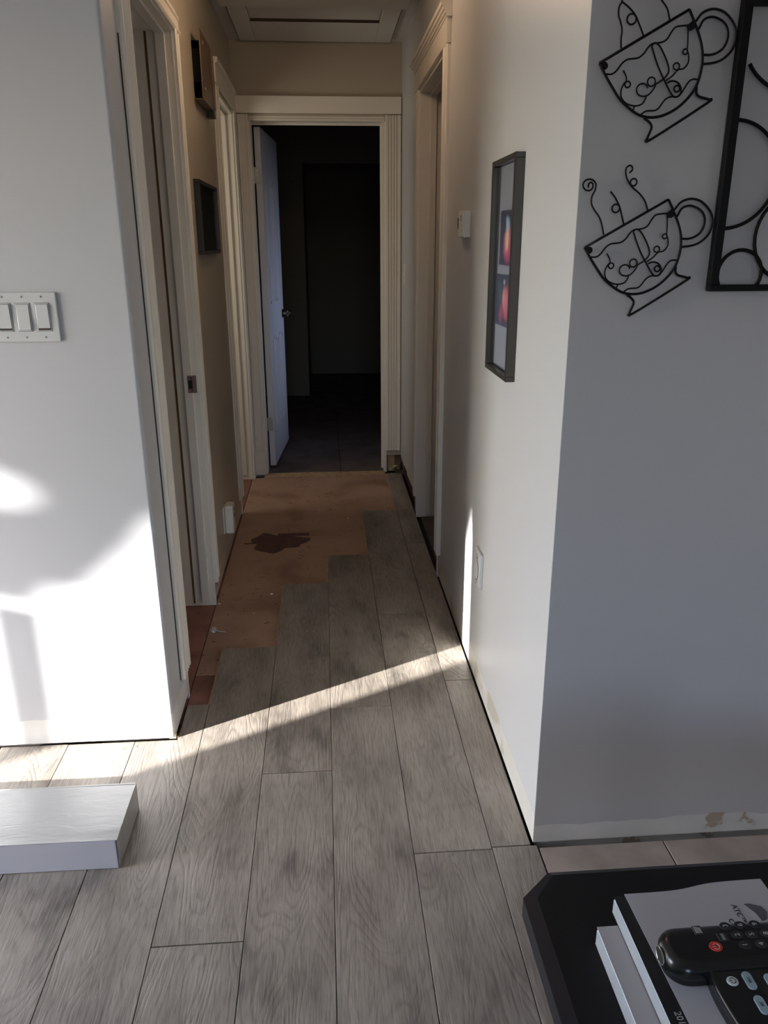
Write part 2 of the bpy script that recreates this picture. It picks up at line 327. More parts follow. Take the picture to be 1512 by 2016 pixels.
struct('wall_right_front', wb(B(), XR+.0006, 3.0, YR-.001, YR+T-.02), CUPW)
we = B(); we.box(-2.3, -.400, YE, YE+.12, -.03, 2.070); we.box(.386, XR+.02, YE, YE+.12, .10, 2.070); we.box(XR+.02, 2.5, YE, YE+.12, -.03, 2.070)
we.box(-2.3, 2.5, YE, YE+.12, 2.070, ZC)
wee = struct('wall_end', we, WALLB)
obj('wall_stud', B().box(.392, .440, YE+.012, YE+.10, -.02, .14), TANW, wee, bevel=.002)
obj('wall_stud_block', B().box(.440, .478, YE+.03, YE+.10, -.02, .12), mat('stained_stud', (.24, .16, .08), .8, var=.3), wee)
pb = B()
for q in range(14):
    x, y, z = random.uniform(.40, .475), random.uniform(YE+.0, YE+.03), random.uniform(-.008, .028); s = random.uniform(.006, .013); pb.cyl((x, y, z-s/2), (random.random()-.5, random.random()-.5, 1), s, s, 6, s*.6)
obj('crumbled_plaster', pb, FOAM, wee, kind='stuff')
# other shells
struct('wall_window_side', B().box(-3.32, -3.2, -3.2, .438, -.1, ZC).box(-3.32, -3.2, 1.85, 2.3, -.1, ZC).box(-3.32, -3.2, .438, 1.85, 2.05, ZC).box(-3.32, -3.2, .438, 1.85, -.1, .10), WALL)
struct('wall_back', B().box(-3.32, -.45, -3.32, -3.2, -.1, ZC).box(.40, 3.12, -3.32, -3.2, -.1, ZC).box(-.45, .40, -3.32, -3.2, -.1, .80).box(-.45, .40, -3.32, -3.2, 2.05, ZC), WALL)  # opening added behind the camera as fill for hall and cup wall
struct('wall_kitchen_side', B().box(3.0, 3.12, -3.2, 1.7, -.1, ZC), WALL)
struct('wall_closet', B().box(-2.3, -2.2, 2.175, YE, -.1, ZC).box(-2.2, XL-T, 3.24, 3.30, -.1, ZC).box(-2.2, -XL*-1-T-.05, 3.085, 3.10, -.03, ZC), mat('closet_paint', (.42, .38, .34), .7))
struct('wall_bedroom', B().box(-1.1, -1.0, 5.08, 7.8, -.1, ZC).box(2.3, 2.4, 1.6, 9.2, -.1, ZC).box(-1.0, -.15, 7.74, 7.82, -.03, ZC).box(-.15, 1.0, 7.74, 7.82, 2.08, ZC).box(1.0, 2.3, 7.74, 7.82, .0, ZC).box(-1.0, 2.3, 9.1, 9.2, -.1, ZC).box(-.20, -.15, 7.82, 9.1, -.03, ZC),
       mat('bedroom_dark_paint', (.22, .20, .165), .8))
struct('ceiling', B().box(-3.32, 3.12, -3.32, 9.3, ZC, ZC+.1), CEIL)
wnd = sempty('window_1', (-3.26, .483, .1))
def wpart(n, *a): obj(n, B().box(*a), TRIM, wnd)
wpart('frame', -3.31, -3.21, .438, .443, .1, 2.05); wpart('frame', -3.31, -3.21, 1.80, 1.85, .1, 2.05)
wpart('frame', -3.31, -3.21, .438, 1.85, 2.0, 2.05); wpart('sill', -3.31, -3.14, .38, 1.89, .075, .105); wpart('mullion', -3.28, -3.24, 1.15, 1.19, .1, 2.0)
# ---------------------------------------------------------------- trim profiles
def fluted(w_, t, n=4, lip=.0):                                       # casing profile (u across width, v thickness) with grooves
    p_ = [(0, 0), (0, t*.6), (.004, t)]
    a, b = .016, w_-.014; g = (b-a)/n
    for i in range(n):
        u = a+i*g; p_ += [(u, t), (u+g*.22, t-.006), (u+g*.42, t-.007), (u+g*.62, t-.006), (u+g*.84, t)]
    return p_+[(w_-.004, t), (w_, t*.6), (w_, 0)]
def colonial(w_, t):
    return [(0, 0), (0, t*.75), (.006, t), (w_*.16, t), (w_*.19, t*.72), (w_*.60, t*.60), (w_*.64, t*.82), (w_*.72, t*.86), (w_*.76, t*.55), (w_*.88, t*.50), (w_*.93, t*.36), (w_, t*.28), (w_, 0)]
# door_1: the bedroom door at the end of the hall
d1 = sempty('door_1', (0, YE, 0)); TW = TRIM
obj('casing', B().prism(colonial(.084, .018), lambda u, v, w_: (-.388-u, YE-v, w_), .150, 2.086), TW, d1)
obj('plinth_block', B().box(-.4735, -.386, YE-.024, YE, -.008, .142).box(-.4735, -.387, YE-.021, YE, .142, .150), TW, d1, bevel=.002)
obj('fluted_casing', B().prism(fluted(.094, .017, 4), lambda u, v, w_: (.380+u, YE-v, w_), .134, 2.086), TW, d1)
obj('head_casing', B().prism([(0, 0), (0, .010), (.010, .017), (.016, .012), (.022, .015), (.028, .008), (.034, 0)], lambda u, v, w_: (w_, YE-v, 2.054+u), -.385, .377), TW, d1)
obj('header_board', B().box(-.4735, .4735, YE-.028, YE, 2.090, 2.178), TW, d1, bevel=.003)
obj('jamb', B().box(-.400, -.380, YE-.004, YE+.12, -.012, 2.06), TW, d1); obj('jamb', B().box(.368, .386, YE-.004, YE+.12, -.012, 2.06), TW, d1)
obj('head_jamb', B().box(-.400, .386, YE-.004, YE+.12, 2.053, 2.072), TW, d1)
obj('door_stop', B().box(-.381, .369, YE+.055, YE+.067, 2.040, 2.053).box(.356, .368, YE+.055, YE+.067, 0, 2.04), TW, d1)
leaf_ang = math.radians(-4.3)                                         # leaf swung into the bedroom
ca, sa = math.cos(leaf_ang), math.sin(leaf_ang); HX, HY = -.372, 5.088
def lf(u, v, z): return (HX+u*ca-v*sa, HY+u*sa+v*ca, z)               # u across thickness (0..0.036), v along the leaf
lb = B(); LW_, LT = .745, .036
lb.prism([(0, 0), (LT, 0), (LT, LW_), (0, LW_)], lambda u, v, w_: lf(u, v, w_), .012, 2.040)
leaf = obj('leaf', lb, DOORM, d1, bevel=.0015)
def rib(v0, v1, z0, z1, d=.006):                                     # raised moulding frame around a tall panel, slightly arched head
    b = B(); m = .016
    b.prism([(v0, z0), (v0+m, z0), (v0+m, z1), (v0, z1)], lambda a, c, w_: lf(w_, a, c), LT-.001, LT+d)
    b.prism([(v1-m, z0), (v1, z0), (v1, z1), (v1-m, z1)], lambda a, c, w_: lf(w_, a, c), LT-.001, LT+d)
    b.prism([(v0, z0), (v1, z0), (v1, z0+m), (v0, z0+m)], lambda a, c, w_: lf(w_, a, c), LT-.001, LT+d)
    n = 8; top = [(v0+(v1-v0)*i/n, z1+.035*math.sin(math.pi*i/n)) for i in range(n+1)]
    b.prism(top+[(a, c-m) for a, c in reversed(top)], lambda a, c, w_: lf(w_, a, c), LT-.001, LT+d)
    obj('panel_moulding', b, DOORM, leaf, bevel=.0025)
    f = B().prism([(v0+.03, z0+.03), (v1-.03, z0+.03), (v1-.03, z1-.02), (v0+.03, z1-.02)], lambda a, c, w_: lf(w_, a, c), LT-.001, LT+.003)
    obj('raised_panel', f, DOORM, leaf, bevel=.002)
rib(.12, .34, 1.04, 1.74); rib(.41, .63, 1.04, 1.74); rib(.12, .34, .22, .80); rib(.41, .63, .22, .80)
for z in (1.735, .245):
    h = B().prism([(-.012, z), (.028, z), (.028, z+.088), (-.012, z+.088)], lambda a, c, w_: lf(a, -w_, c), .0, .003)
    h.cyl(lf(-.014, -.006, z), (0, 0, 1), .006, .088, 10)
    hp = obj('hinge', h, NICK, leaf)
    for dz in (.016, .044, .072): obj_s = B().cyl(lf(.012, -.003, z+dz), (0, -1, 0), .004, .002, 8); obj('screw', obj_s, SCREW, leaf)
kb = B(); kc = Vector(lf(LT, LW_-.065, .935)); kd = Vector((ca, sa, 0))
kb.cyl(kc, kd, .030, .007, 20, .026); kb.cyl(kc+kd*.006, kd, .011, .028, 14); kb.cyl(kc+kd*.032, kd, .018, .012, 20, .027); kb.cyl(kc+kd*.044, kd, .027, .012, 20, .024); kb.cyl(kc+kd*.056, kd, .024, .006, 20, .012)
obj('door_knob', kb, mat('dark_knob_metal', (.30, .26, .22), .18, 1), leaf, smooth=False)
# door_2: near left doorway
d2 = sempty('door_2', (XL, 2.335, 0)); W = TRIM; yA, yB = 2.318, 3.010
fnear = lambda u, v, w_: (XL+v, yA-u, w_)
obj('casing', B().prism(fluted(.108, .016, 4), fnear, .112, 2.135), W, d2)
obj('casing_gap_line', B().prism([(0, 0), (0, .003), (.003, .003), (.003, 0)], lambda u, v, w_: (XL+v, 2.210-u, w_), .112, 1.88), GAPM, d2)  # dark strip painted for the shaded gap between wall and casing
obj('casing', B().prism(colonial(.098, .018), lambda u, v, w_: (XL+v, yB+.006+u, w_), .088, 2.075), W, d2)
obj('head_casing', B().prism(colonial(.075, .018), lambda u, v, w_: (XL+v, w_, 2.068+u), yA-.108, yB+.104), W, d2)
obj('jamb', B().box(XL-.20, XL+.003, yB, yB+.018, -.012, 2.075), W, d2); obj('jamb', B().box(XL-T, XL+.003, yA-.018, yA, -.012, 2.075), W, d2)
obj('head_jamb', B().box(XL-T, XL+.003, yA, yB, 2.063, 2.08), W, d2)
obj('head_panel', B().box(XL-.30, XL-T-.001, yA, yB+.06, 2.066, 2.12), W, d2)
obj('door_stop', B().box(XL-.052, XL-.020, yB-.011, yB, .008, 2.063).box(XL-.052, XL-.020, yA, yB, 2.053, 2.063), W, d2, bevel=.002)
obj('jamb_gap', B().box(XL-.088, XL-.080, yB-.0012, yB, .0, 2.06), mat('brown_gap', (.12, .07, .035), .8), d2)
sp = obj('strike_plate', B().box(XL-.038, XL-.004, yB-.0115, yB-.0095, .870, .935), BRASS, d2, bevel=.0008)
sp.data.materials[0] = mat('dull_bronze_plate', (.22, .15, .13), .45, .5)
obj('latch_hole', B().box(XL-.034, XL-.019, yB-.0122, yB-.011, .886, .918), DARK, sp)
for z in (.925, .880): obj('screw', B().cyl((XL-.022, yB-.0115, z), (0, -1, 0), .003, .001, 8), DARK, sp)
for z in (1.74, .30):
    h = B()
    for q in range(3): h.cyl((XL-.004, yA+.008, z+q*.031), (0, 0, 1), .0055, .028, 10)
    h.box(XL-.05, XL-.002, yA, yA+.002, z, z+.09); obj('hinge', h, TRIM, d2)
# door_3: far left doorway (bathroom)
d3 = sempty('door_3', (XL, 4.19, 0)); yA, yB = 4.185, 4.850
obj('casing', B().prism(colonial(.10, .018), lambda u, v, w_: (XL+v, yA-.004-u, w_), .095, 2.10), TRIM, d3)
obj('casing', B().prism([(0, 0), (0, .016), (.004, .020), (.085, .020), (.085, 0)], lambda u, v, w_: (XL+v, yB+.004+u, w_), -.01, 2.10), TRIM, d3)
obj('header_board', B().prism([(0, 0), (0, .020), (.075, .020), (.080, .030), (.10, .032), (.105, 0)], lambda u, v, w_: (XL+v, w_, 2.095+u), yA-.12, YE-.028), TRIM, d3)
obj('jamb', B().box(XL-T, XL+.004, yB, yB+.018, -.012, 2.09), TRIM, d3); obj('jamb', B().box(XL-T, XL+.004, yA-.016, yA, -.012, 2.09), TRIM, d3)
obj('head_jamb', B().box(XL-T, XL+.004, yA, yB, 2.073, 2.092), TRIM, d3)
obj('door_stop', B().box(XL-.062, XL-.030, yB-.011, yB, .02, 2.073).box(XL-.062, XL-.030, yA, yB, 2.062, 2.073), TRIM, d3, bevel=.002)
# door_4: right doorway
d4 = sempty('door_4', (XR, 3.25, 0)); yA, yB = 3.245, 4.045
obj('casing', B().prism(fluted(.085, .018, 3), lambda u, v, w_: (XR-v, yA-.004-u, w_), .118, 2.068), TRIM, d4)
obj('casing', B().prism(colonial(.092, .018), lambda u, v, w_: (XR-v, yB+.004+u, w_), .105, 2.068), TRIM, d4)
obj('header_board', B().box(XR-.018, XR, yA-.092, yB+.098, 2.070, 2.150), TRIM, d4, bevel=.002)
obj('crown_moulding', B().prism([(0, 0), (0, .020), (.006, .022), (.008, .027), (.016, .027), (.019, .033), (.028, .034), (.031, .040), (.042, .042), (.046, .038), (.046, 0)], lambda u, v, w_: (XR-v, w_, 2.150+u), yA-.112, yB+.118), TRIM, d4)
obj('jamb', B().box(XR-.004, XR+T, yB, yB+.018, -.012, 2.07), TRIM, d4); obj('jamb', B().box(XR-.004, XR+T, yA-.018, yA, -.012, 2.07), TRIM, d4)
obj('head_jamb', B().box(XR-.004, XR+T, yA, yB, 2.055, 2.074), TRIM, d4)
obj('door_stop', B().box(XR+.045, XR+.075, yB-.011, yB, 0, 2.055).box(XR+.045, XR+.075, yA, yB, 2.045, 2.055), TRIM, d4, bevel=.002)
obj('raw_edge', B().box(XR+.001, XR+.012, yB-.004+.022, yB+.030, 0, .108), TANW, d4)
lf4 = obj('leaf', B().box(XR+.095, XR+.80, yA+.01-.0, yA+.045, .012, 2.04), DOORM, d4, bevel=.002)
# attic hatch in the hall ceiling
ah = thing('attic_hatch', (0, 4.5, ZC), 'painted square attic hatch with trim boards in the hallway ceiling', 'hatch')
zc = ZC
obj('hatch_panel', B().box(-.318, .318, 4.02, 4.498, zc-.006, zc), CEIL, ah)
obj('trim_board', B().box(-.408, -.322, 3.9, 4.90, zc-.018, zc), CEIL, ah, bevel=.003); obj('trim_board', B().box(.322, .408, 3.9, 4.90, zc-.018, zc), CEIL, ah, bevel=.003)
obj('trim_board', B().box(-.322, .322, 4.502, 4.90, zc-.018, zc), CEIL, ah, bevel=.003); obj('trim_board', B().box(-.43, .43, 3.80, 4.19, zc-.034, zc-.0), CEIL, ah, bevel=.004)
obj('hatch_gap', B().box(-.318, .318, 4.4975, 4.5005, zc-.0185, zc-.004), GAPM, ah); obj('hatch_gap', B().box(-.4095, -.4075, 4.2, 4.90, zc-.0175, zc), GAPM, ah); obj('hatch_gap', B().box(.4075, .4100, 4.2, 4.90, zc-.0175, zc), GAPM, ah)
# ceiling lamp of the hall (just above the frame)
lamp = thing('ceiling_lamp', (0, 3.05, ZC), 'small warm ceiling lamp in the hallway', 'lamp')
obj('lamp_base', B().cyl((0, 3.05, ZC-.02), (0, 0, 1), .09, .02, 24), WHITEP, lamp)
obj('socket', B().cyl((0, 3.05, ZC-.11), (0, 0, 1), .022, .09, 16), WHITEP, lamp)
em = mat('lit_bulb', (1, .8, .6)); em.node_tree.nodes['Principled BSDF'].inputs['Emission Color'].default_value = (1, .68, .42, 1); em.node_tree.nodes['Principled BSDF'].inputs['Emission Strength'].default_value = 12
bb = B(); [bb.cyl((0, 3.05, 2.345-.022*i), (0, 0, -1), r0, .022, 16, r1) for i, (r0, r1) in enumerate(((.016, .027), (.027, .030), (.030, .024), (.024, .008)))]
obj('bulb', bb, em, lamp)
# ---------------------------------------------------------------- things on the walls
# light switch, three gang
sw = thing('light_switch', (-.732, YL, 1.231), 'white three gang rocker switch plate on the left wall', 'switch')
obj('plate', B().box(-.814, -.650, YL-.006, YL, 1.171, 1.290), WHITEP, sw, bevel=.004, seg=3)
for i, cx in enumerate((-.778, -.732, -.686)):
    obj('frame_shadow_gap', B().box(cx-.0178, cx+.0178, YL-.0063, YL-.005, 1.1962, 1.2648), GAPM, sw)
    f = obj('rocker_frame', B().box(cx-.0170, cx+.0170, YL-.0075, YL-.005, 1.197, 1.264), WHITEP, sw, bevel=.001)
    obj('rocker_gap', B().box(cx-.0151, cx+.0151, YL-.0078, YL-.007, 1.1992, 1.2618), GAPM, f)
    rk = B(); zz = (1.200, 1.2305, 1.261); d = (.0075, .0098, .0115) if i != 1 else (.0115, .0095, .0085)
    rk.prism([(d[0], zz[0]), (d[1], zz[1]), (d[2], zz[2]), (.005, zz[2]), (.005, zz[0])], lambda u, v, w_: (w_, YL-u, v), cx-.0145, cx+.0145)
    obj('rocker', rk, WHITEP, f, bevel=.0008)
    for z in (1.182, 1.279): obj('screw', B().cyl((cx, YL-.005, z), (0, -1, 0), .0032, .002, 12, .002), NICK, sw)
# framed picture on the right wall
pf = thing('picture_frame', (XR, 2.10, 1.34), 'dark framed pair of flower photos on the right hall wall', 'picture')
def frame(par, y0, y1, z0, z1, side, m, wd=.013, dp=.024):
    X = XR if side > 0 else XL; s = -side
    def bx(a, b, c, d, e=0., f_=dp): return B().box(X+s*e, X+s*f_, a, b, c, d)
    for a in ((y0, y1, z1-wd, z1), (y0, y1, z0, z0+wd), (y0, y0+wd, z0+wd, z1-wd), (y1-wd, y1, z0+wd, z1-wd)): obj('frame_rail', bx(*a), m, par, bevel=.0015)
frame(pf, 1.968, 2.232, 1.066, 1.600, 1, FRAMEW)
obj('mat_board', B().box(XR-.006, XR-.004, 1.980, 2.220, 1.08, 1.59), INNERM, pf); obj('mat_board', B().box(XR-.007, XR-.006, 1.99, 2.192, 1.085, 1.585), GREYMAT, pf)
ph1 = blob_mat('flower_photo_one', (.018, .014, .022), [(-.01, -.02, .05, .055, (.62, .06, .16)), (.012, -.012, .035, .04, (.72, .12, .22)), (.0, .0, .026, .045, (.95, .72, .40)), (.0, .034, .026, .024, (.40, .62, .88))])
ph2 = blob_mat('flower_photo_two', (.014, .013, .016), [(-.03, -.005, .045, .055, (.72, .11, .14)), (.03, -.035, .03, .03, (.42, .06, .06)), (-.0, .005, .024, .03, (.90, .42, .28)), (-.025, .0, .018, .04, (.85, .22, .28)), (.0, .045, .012, .014, (.5, .55, .5)), (.045, .02, .02, .03, (.06, .10, .09))])
obj('photo', B().box(XR-.009, XR-.007, 2.010, 2.168, 1.345, 1.478), ph1, pf, origin=(XR-.008, 2.085, 1.412)); obj('photo', B().box(XR-.009, XR-.007, 2.010, 2.195, 1.192, 1.322), ph2, pf, origin=(XR-.008, 2.095, 1.258))
obj('glass', B().box(XR-.013, XR-.012, 1.98, 2.22, 1.08, 1.59), GLASS, pf)
# framed picture on the left wall
pl_ = thing('picture_frame', (XL, 3.53, 1.36), 'black framed dark picture on the left hall wall below the door chime', 'picture')
frame(pl_, 3.265, 3.800, 1.360, 1.632, -1, BLK2)
obj('mat_board', B().box(XL+.004, XL+.006, 3.28, 3.79, 1.37, 1.62), mat('black_mat', (.012, .011, .010), .6), pl_)
FP = mat('faint_grey_print', (.06, .058, .05), .6)
for i in range(9):
    y = 3.42+i*.025; obj('faint_print', B().box(XL+.007, XL+.0075, y, y+.016, 1.515+.004*math.sin(i*2), 1.519+.004*math.sin(i*2)), FP, pl_)
    if 2 < i < 7: obj('faint_print', B().box(XL+.007, XL+.0075, y, y+.012, 1.478, 1.481), FP, pl_)
obj('glass', B().box(XL+.014, XL+.015, 3.28, 3.79, 1.37, 1.62), GLASS, pl_)
# door chime
ch = thing('door_chime', (XL, 3.6, 2.05), 'bronze door chime box with exposed black back high on the left hall wall', 'chime')
obj('chime_back', B().box(XL, XL+.0335, 3.478, 3.72, 1.950, 2.135).box(XL, XL+.036, 3.478, 3.50, 1.950, 1.995).box(XL, XL+.036, 3.478, 3.50, 2.105, 2.135), BLACK, ch, bevel=.002)
cp = obj('chime_cover', B().box(XL+.032, XL+.037, 3.455, 3.755, 1.932, 2.175), mat('bronze_cover', (.13, .082, .05), .4, .3), ch, bevel=.003)
for z in (2.135, 1.975): obj('screw', B().cyl((XL+.037, 3.52, z), (1, 0, 0), .007, .004, 12), SCREW, cp)
obj('cover_flange', B().box(XL+.004, XL+.037, 3.752, 3.758, 1.932, 2.175).box(XL+.004, XL+.037, 3.458, 3.755, 1.930, 1.934), cp.data.materials[0], cp)
obj('cover_lip', B().box(XL+.034, XL+.043, 3.765, 3.80, 1.940, 2.165), cp.data.materials[0], ch, bevel=.002)
obj('chime_foot', B().box(XL+.006, XL+.040, 3.75, 3.80, 1.905, 1.945), BLK2, ch, bevel=.002)
# thermostat
th = thing('thermostat', (XR, 2.73, 1.457), 'white wall thermostat with small dark display on right hall wall', 'thermostat')
obj('housing', B().prism([(2.655, 0), (2.657, .022), (2.735, .026), (2.80, .016), (2.815, 0)], lambda u, v, w_: (XR-v, u, w_), 1.417, 1.497), WHITED, th, bevel=.002)
obj('display', B().box(XR-.0195, XR-.0165, 2.772, 2.797, 1.445, 1.478), LCD, th); obj('side_cover', B().box(XR-.0265, XR-.02, 2.662, 2.705, 1.421, 1.493), WHITED, th, bevel=.001)
for i in range(3): obj('vent_slot', B().box(XR-.0272, XR-.0262, 2.678, 2.695, 1.480-i*.006, 1.4825-i*.006), DARK, th)
# right outlet plate
orr = thing('wall_plate', (XR, 2.30, .42), 'white wall plate with round dial low on the right hall wall', 'plate')
obj('plate', B().prism([(-.058, 0), (.058, 0), (.058, .008), (.052, .012), (-.052, .012), (-.058, .008)], lambda u, v, w_: (XR-v, w_, .420+u), 2.255, 2.345), WHITEP, orr, bevel=.002)
db = B(); db.tube([(XR-.0125, 2.302+.030*math.cos(a), .415+.034*math.sin(a)) for a in [math.radians(x) for x in range(100, 261, 8)]], .0009, 5)
obj('dial_mark', db, INK, orr); 
for a in ((2.288, 2.304, .452, .456), (2.288, 2.304, .459, .462), (2.285, 2.315, .377, .379)): obj('plate_slot', B().box(XR-.0126, XR-.012, *a), INK, orr)
for z in (.467, .370): obj('screw', B().cyl((XR-.012, 2.30, z), (-1, 0, 0), .0035, .0012, 10), NICK, orr)
# far right switch plate by the bedroom door
fs = thing('light_switch', (XR, 4.72, 1.23), 'narrow white switch plate at the far end of the right hall wall', 'switch')
obj('plate', B().box(XR-.006, XR, 4.685, 4.755, 1.17, 1.29), WHITED, fs, bevel=.003); obj('toggle', B().box(XR-.014, XR-.005, 4.715, 4.725, 1.222, 1.242), WHITED, fs, bevel=.001)
# left outlet with plugged-in box
ol = thing('wall_outlet', (XL, 3.44, .22), 'white wall outlet plate low on the left hall wall', 'outlet')
obj('plate', B().box(XL, XL+.006, 3.405, 3.478, .155, .275), WHITED, ol, bevel=.002)
pg = thing('plug_in_night_light', (XL+.006, 3.45, .215), 'thick white plug-in box with dark slots in the left hall outlet', 'night light')
obj('body', B().box(XL+.0065, XL+.045, 3.418, 3.492, .150, .282), WHITED, pg, bevel=.007, seg=3)
obj('sensor_slot', B().box(XL+.0445, XL+.0458, 3.452, 3.466, .215, .236), DARK, pg); obj('sensor_slot', B().box(XL+.0445, XL+.0458, 3.450, 3.462, .256, .261), DARK, pg)
# ---------------------------------------------------------------- wire cups
CUP = {
 'rim': [(0, 0), (1522, 840)],
 'body': [(1522, 840), (1635, 652), (1751, 439), (1826, 247), (1858, 54), (1847, -141), (1792, -349), (1668, -534), (1474, -707), (1246, -818), (1036, -854), (821, -827), (626, -726), (427, -575), (281, -402), (134, -206), (0, 0)],
 'foot': [(891, -865), (991, -929), (1046, -1005), (1022, -1106), (990, -1194), (1047, -1220), (2037, -611), (2050, -561), (1988, -541), (1879, -515), (1813, -460), (1805, -349)],
 'hout': [(1659, 664), (1749, 781), (1871, 840), (1999, 852), (2161, 805), (2307, 687), (2398, 557), (2420, 390), (2369, 222), (2228, 89), (2077, 29), (1882, 5)],
 'hin': [(1725, 545), (1788, 675), (1885, 727), (2002, 727), (2154, 664), (2246, 557), (2270, 414), (2218, 270), (2110, 186), (1983, 150), (1851, 151)],
 'w1': [(105, -170), (235, -170), (321, -110), (403, -1), (501, 63), (681, 87), (778, 154), (847, 249), (919, 309), (1073, 332), (1171, 380), (1238, 487), (1307, 570), (1434, 593), (1536, 605), (1607, 664)],
 'sp1': [(910, 273), (1059, -40), (1232, -309), (1371, -495), (1453, -520), (1514, -471), (1518, -384), (1455, -298), (1346, -266), (1257, -297)],
 'sp2': [(910, 273), (944, 316), (996, 316), (1067, 261), (1175, 104), (1248, -41), (1258, -138), (1184, -235), (1048, -320)],
 'v1': [(1535, 546), (1553, 343), (1559, 224), (1589, 151), (1602, 31), (1535, -66), (1432, -90), (1337, -187), (1227, -260)],
 'v2': [(438, -110), (499, -208), (506, -281), (470, -318), (427, -428), (451, -551), (552, -638), (700, -671), (829, -640), (887, -554), (894, -492)],
 'sc': [(910, -386), (879, -337), (811, -312), (735, -343), (708, -417), (749, -491), (831, -516), (921, -499), (994, -431), (1039, -357), (1048, -320)],
 'lk': [(700, -671), (676, -751), (670, -776)],
 'w2': [(820, -814), (920, -753), (1078, -741), (1153, -692), (1246, -568), (1347, -519), (1479, -513), (1550, -434), (1639, -287), (1713, -238), (1806, -238)]}
STEAM = {'a': [(-15, 1042), (-13, 1104), (23, 1134), (63, 1105), (62, 1036), (9, 994), (-68, 1006), (-116, 1070), (-104, 1139), (-32, 1185), (58, 1173), (122, 1105), (115, 1001), (64, 886), (66, 769), (126, 664), (225, 547), (288, 417), (344, 227)],
 'b': [(405, 978), (504, 874), (593, 734), (644, 605), (715, 404)],
 'c': [(736, 1296), (784, 1346), (771, 1403), (718, 1419), (665, 1369), (670, 1266), (718, 1163), (819, 1048), (957, 944), (1073, 816), (1148, 652)]}
STEAM1 = {'a': [(560, 1240), (470, 1300), (390, 1250), (340, 1120), (311, 939), (271, 858), (275, 730), (315, 640), (356, 513), (350, 380), (366, 234)],
 'b': [(311, 939), (437, 860), (569, 740), (655, 599), (751, 425)],
 'c': [(760, 1300), (700, 1260), (720, 1180), (820, 1120), (943, 1049), (1011, 970), (1121, 850), (1189, 678)]}
def wire_cup(ox, oz, steam, loops, label):
    yw = YR-.012; t = thing('wire_teacup', (ox, YR, oz), label, 'wall decor', 'black wire teacup wall decor')
    def P(p_): return (ox+p_[0]*1e-4, yw, oz+p_[1]*1e-4)
    def part(n, keys, rad, src=CUP, circles=()):
        b = B()
        for k in keys: b.tube(smooth_poly([P(q) for q in src[k]], 4) if len(src[k]) > 2 else [P(q) for q in src[k]], rad)
        for cx, cz, rr in circles: b.tube([P((cx+rr*math.cos(a), cz+rr*math.sin(a))) for a in [i*math.pi/9 for i in range(18)]], rad, closed=True)
        return obj(n, b, BLACK, t, smooth=True)
    part('cup_outline', ('rim', 'body'), .0024); part('foot', ('foot',), .0023); part('handle', ('hout', 'hin'), .0021)
    part('scroll', ('w1', 'w2'), .0015); part('scroll', ('v1',), .0014, circles=((1526, 195, 42), (1395, -37, 55)))
    part('scroll', ('v2', 'sc', 'lk'), .0014, circles=((537, -330, 50), (966, -283, 72))); part('spoon', ('sp1', 'sp2'), .0016, circles=((1444, -389, 52),))
    part('steam_wire', ('a',), .0016, steam); part('steam_wire', ('b',), .0016, steam, loops[:1]); part('steam_wire', ('c',), .0016, steam, loops[1:])
    for cx, cz in ((82, -49), (1583, 581)):
        obj('bead', B().cyl((ox+cx*1e-4, yw+.004, oz+cz*1e-4), (0, -1, 0), .0062, .009, 16), BLACK, t, bevel=.001)
        obj('wall_pin', B().cyl((ox+cx*1e-4, YR-.001, oz+cz*1e-4), (0, -1, 0), .0018, .009, 8), BLACK, t)
wire_cup(.494, 1.391, STEAM, [(534, 688, 72), (828, 1136, 62)], 'lower black wire teacup with curling steam hanging on the grey wall')
wire_cup(.496, 1.698, STEAM1, [(510, 679, 82), (880, 1200, 60)], 'upper black wire teacup cut off by the top of the photo')
# square wire panel
wp = thing('metal_wall_panel', (1.0, YR, 1.31), 'black square metal wall panel filled with overlapping circles', 'wall decor')
px0, px1, pz0, pz1 = .742, 1.242, 1.310, 1.802; ya, yb = YR-.022, YR-.004
for a in ((px0, px1, pz0, pz0+.012), (px0, px1, pz1-.012, pz1), (px0, px0+.016, pz0+.012, pz1-.012), (px1-.016, px1, pz0+.012, pz1-.012)):
    obj('frame_bar', B().box(a[0], a[1], ya, yb, a[2], a[3]), BLACK, wp, bevel=.001)
obj('hanger', B().box(.95, 1.03, yb-.002, YR, pz1-.03, pz1-.01), BLACK, wp)
def arc(cx, cz, rr, a0, a1, closed=False):
    n = 36; pts = [(cx+rr*math.cos(math.radians(a0+(a1-a0)*i/n)), YR-.012, cz+rr*math.sin(math.radians(a0+(a1-a0)*i/n))) for i in range(n+(0 if closed else 1))]
    b = B(); b.tube(pts, .0034, 8, closed); obj('ring', b, BLACK, wp, smooth=True)
arc(.757, 1.517, .093, -88, 88); arc(.802, 1.342, .0435, -27, 207); arc(.905, 1.409, .082, 0, 360, True); arc(.855, 1.76, .105, 215, 378)
arc(.93, 1.585, .088, 0, 360, True); arc(1.10, 1.47, .11, 0, 360, True); arc(1.06, 1.68, .10, 0, 360, True); arc(1.03, 1.36, .04, 0, 360, True)
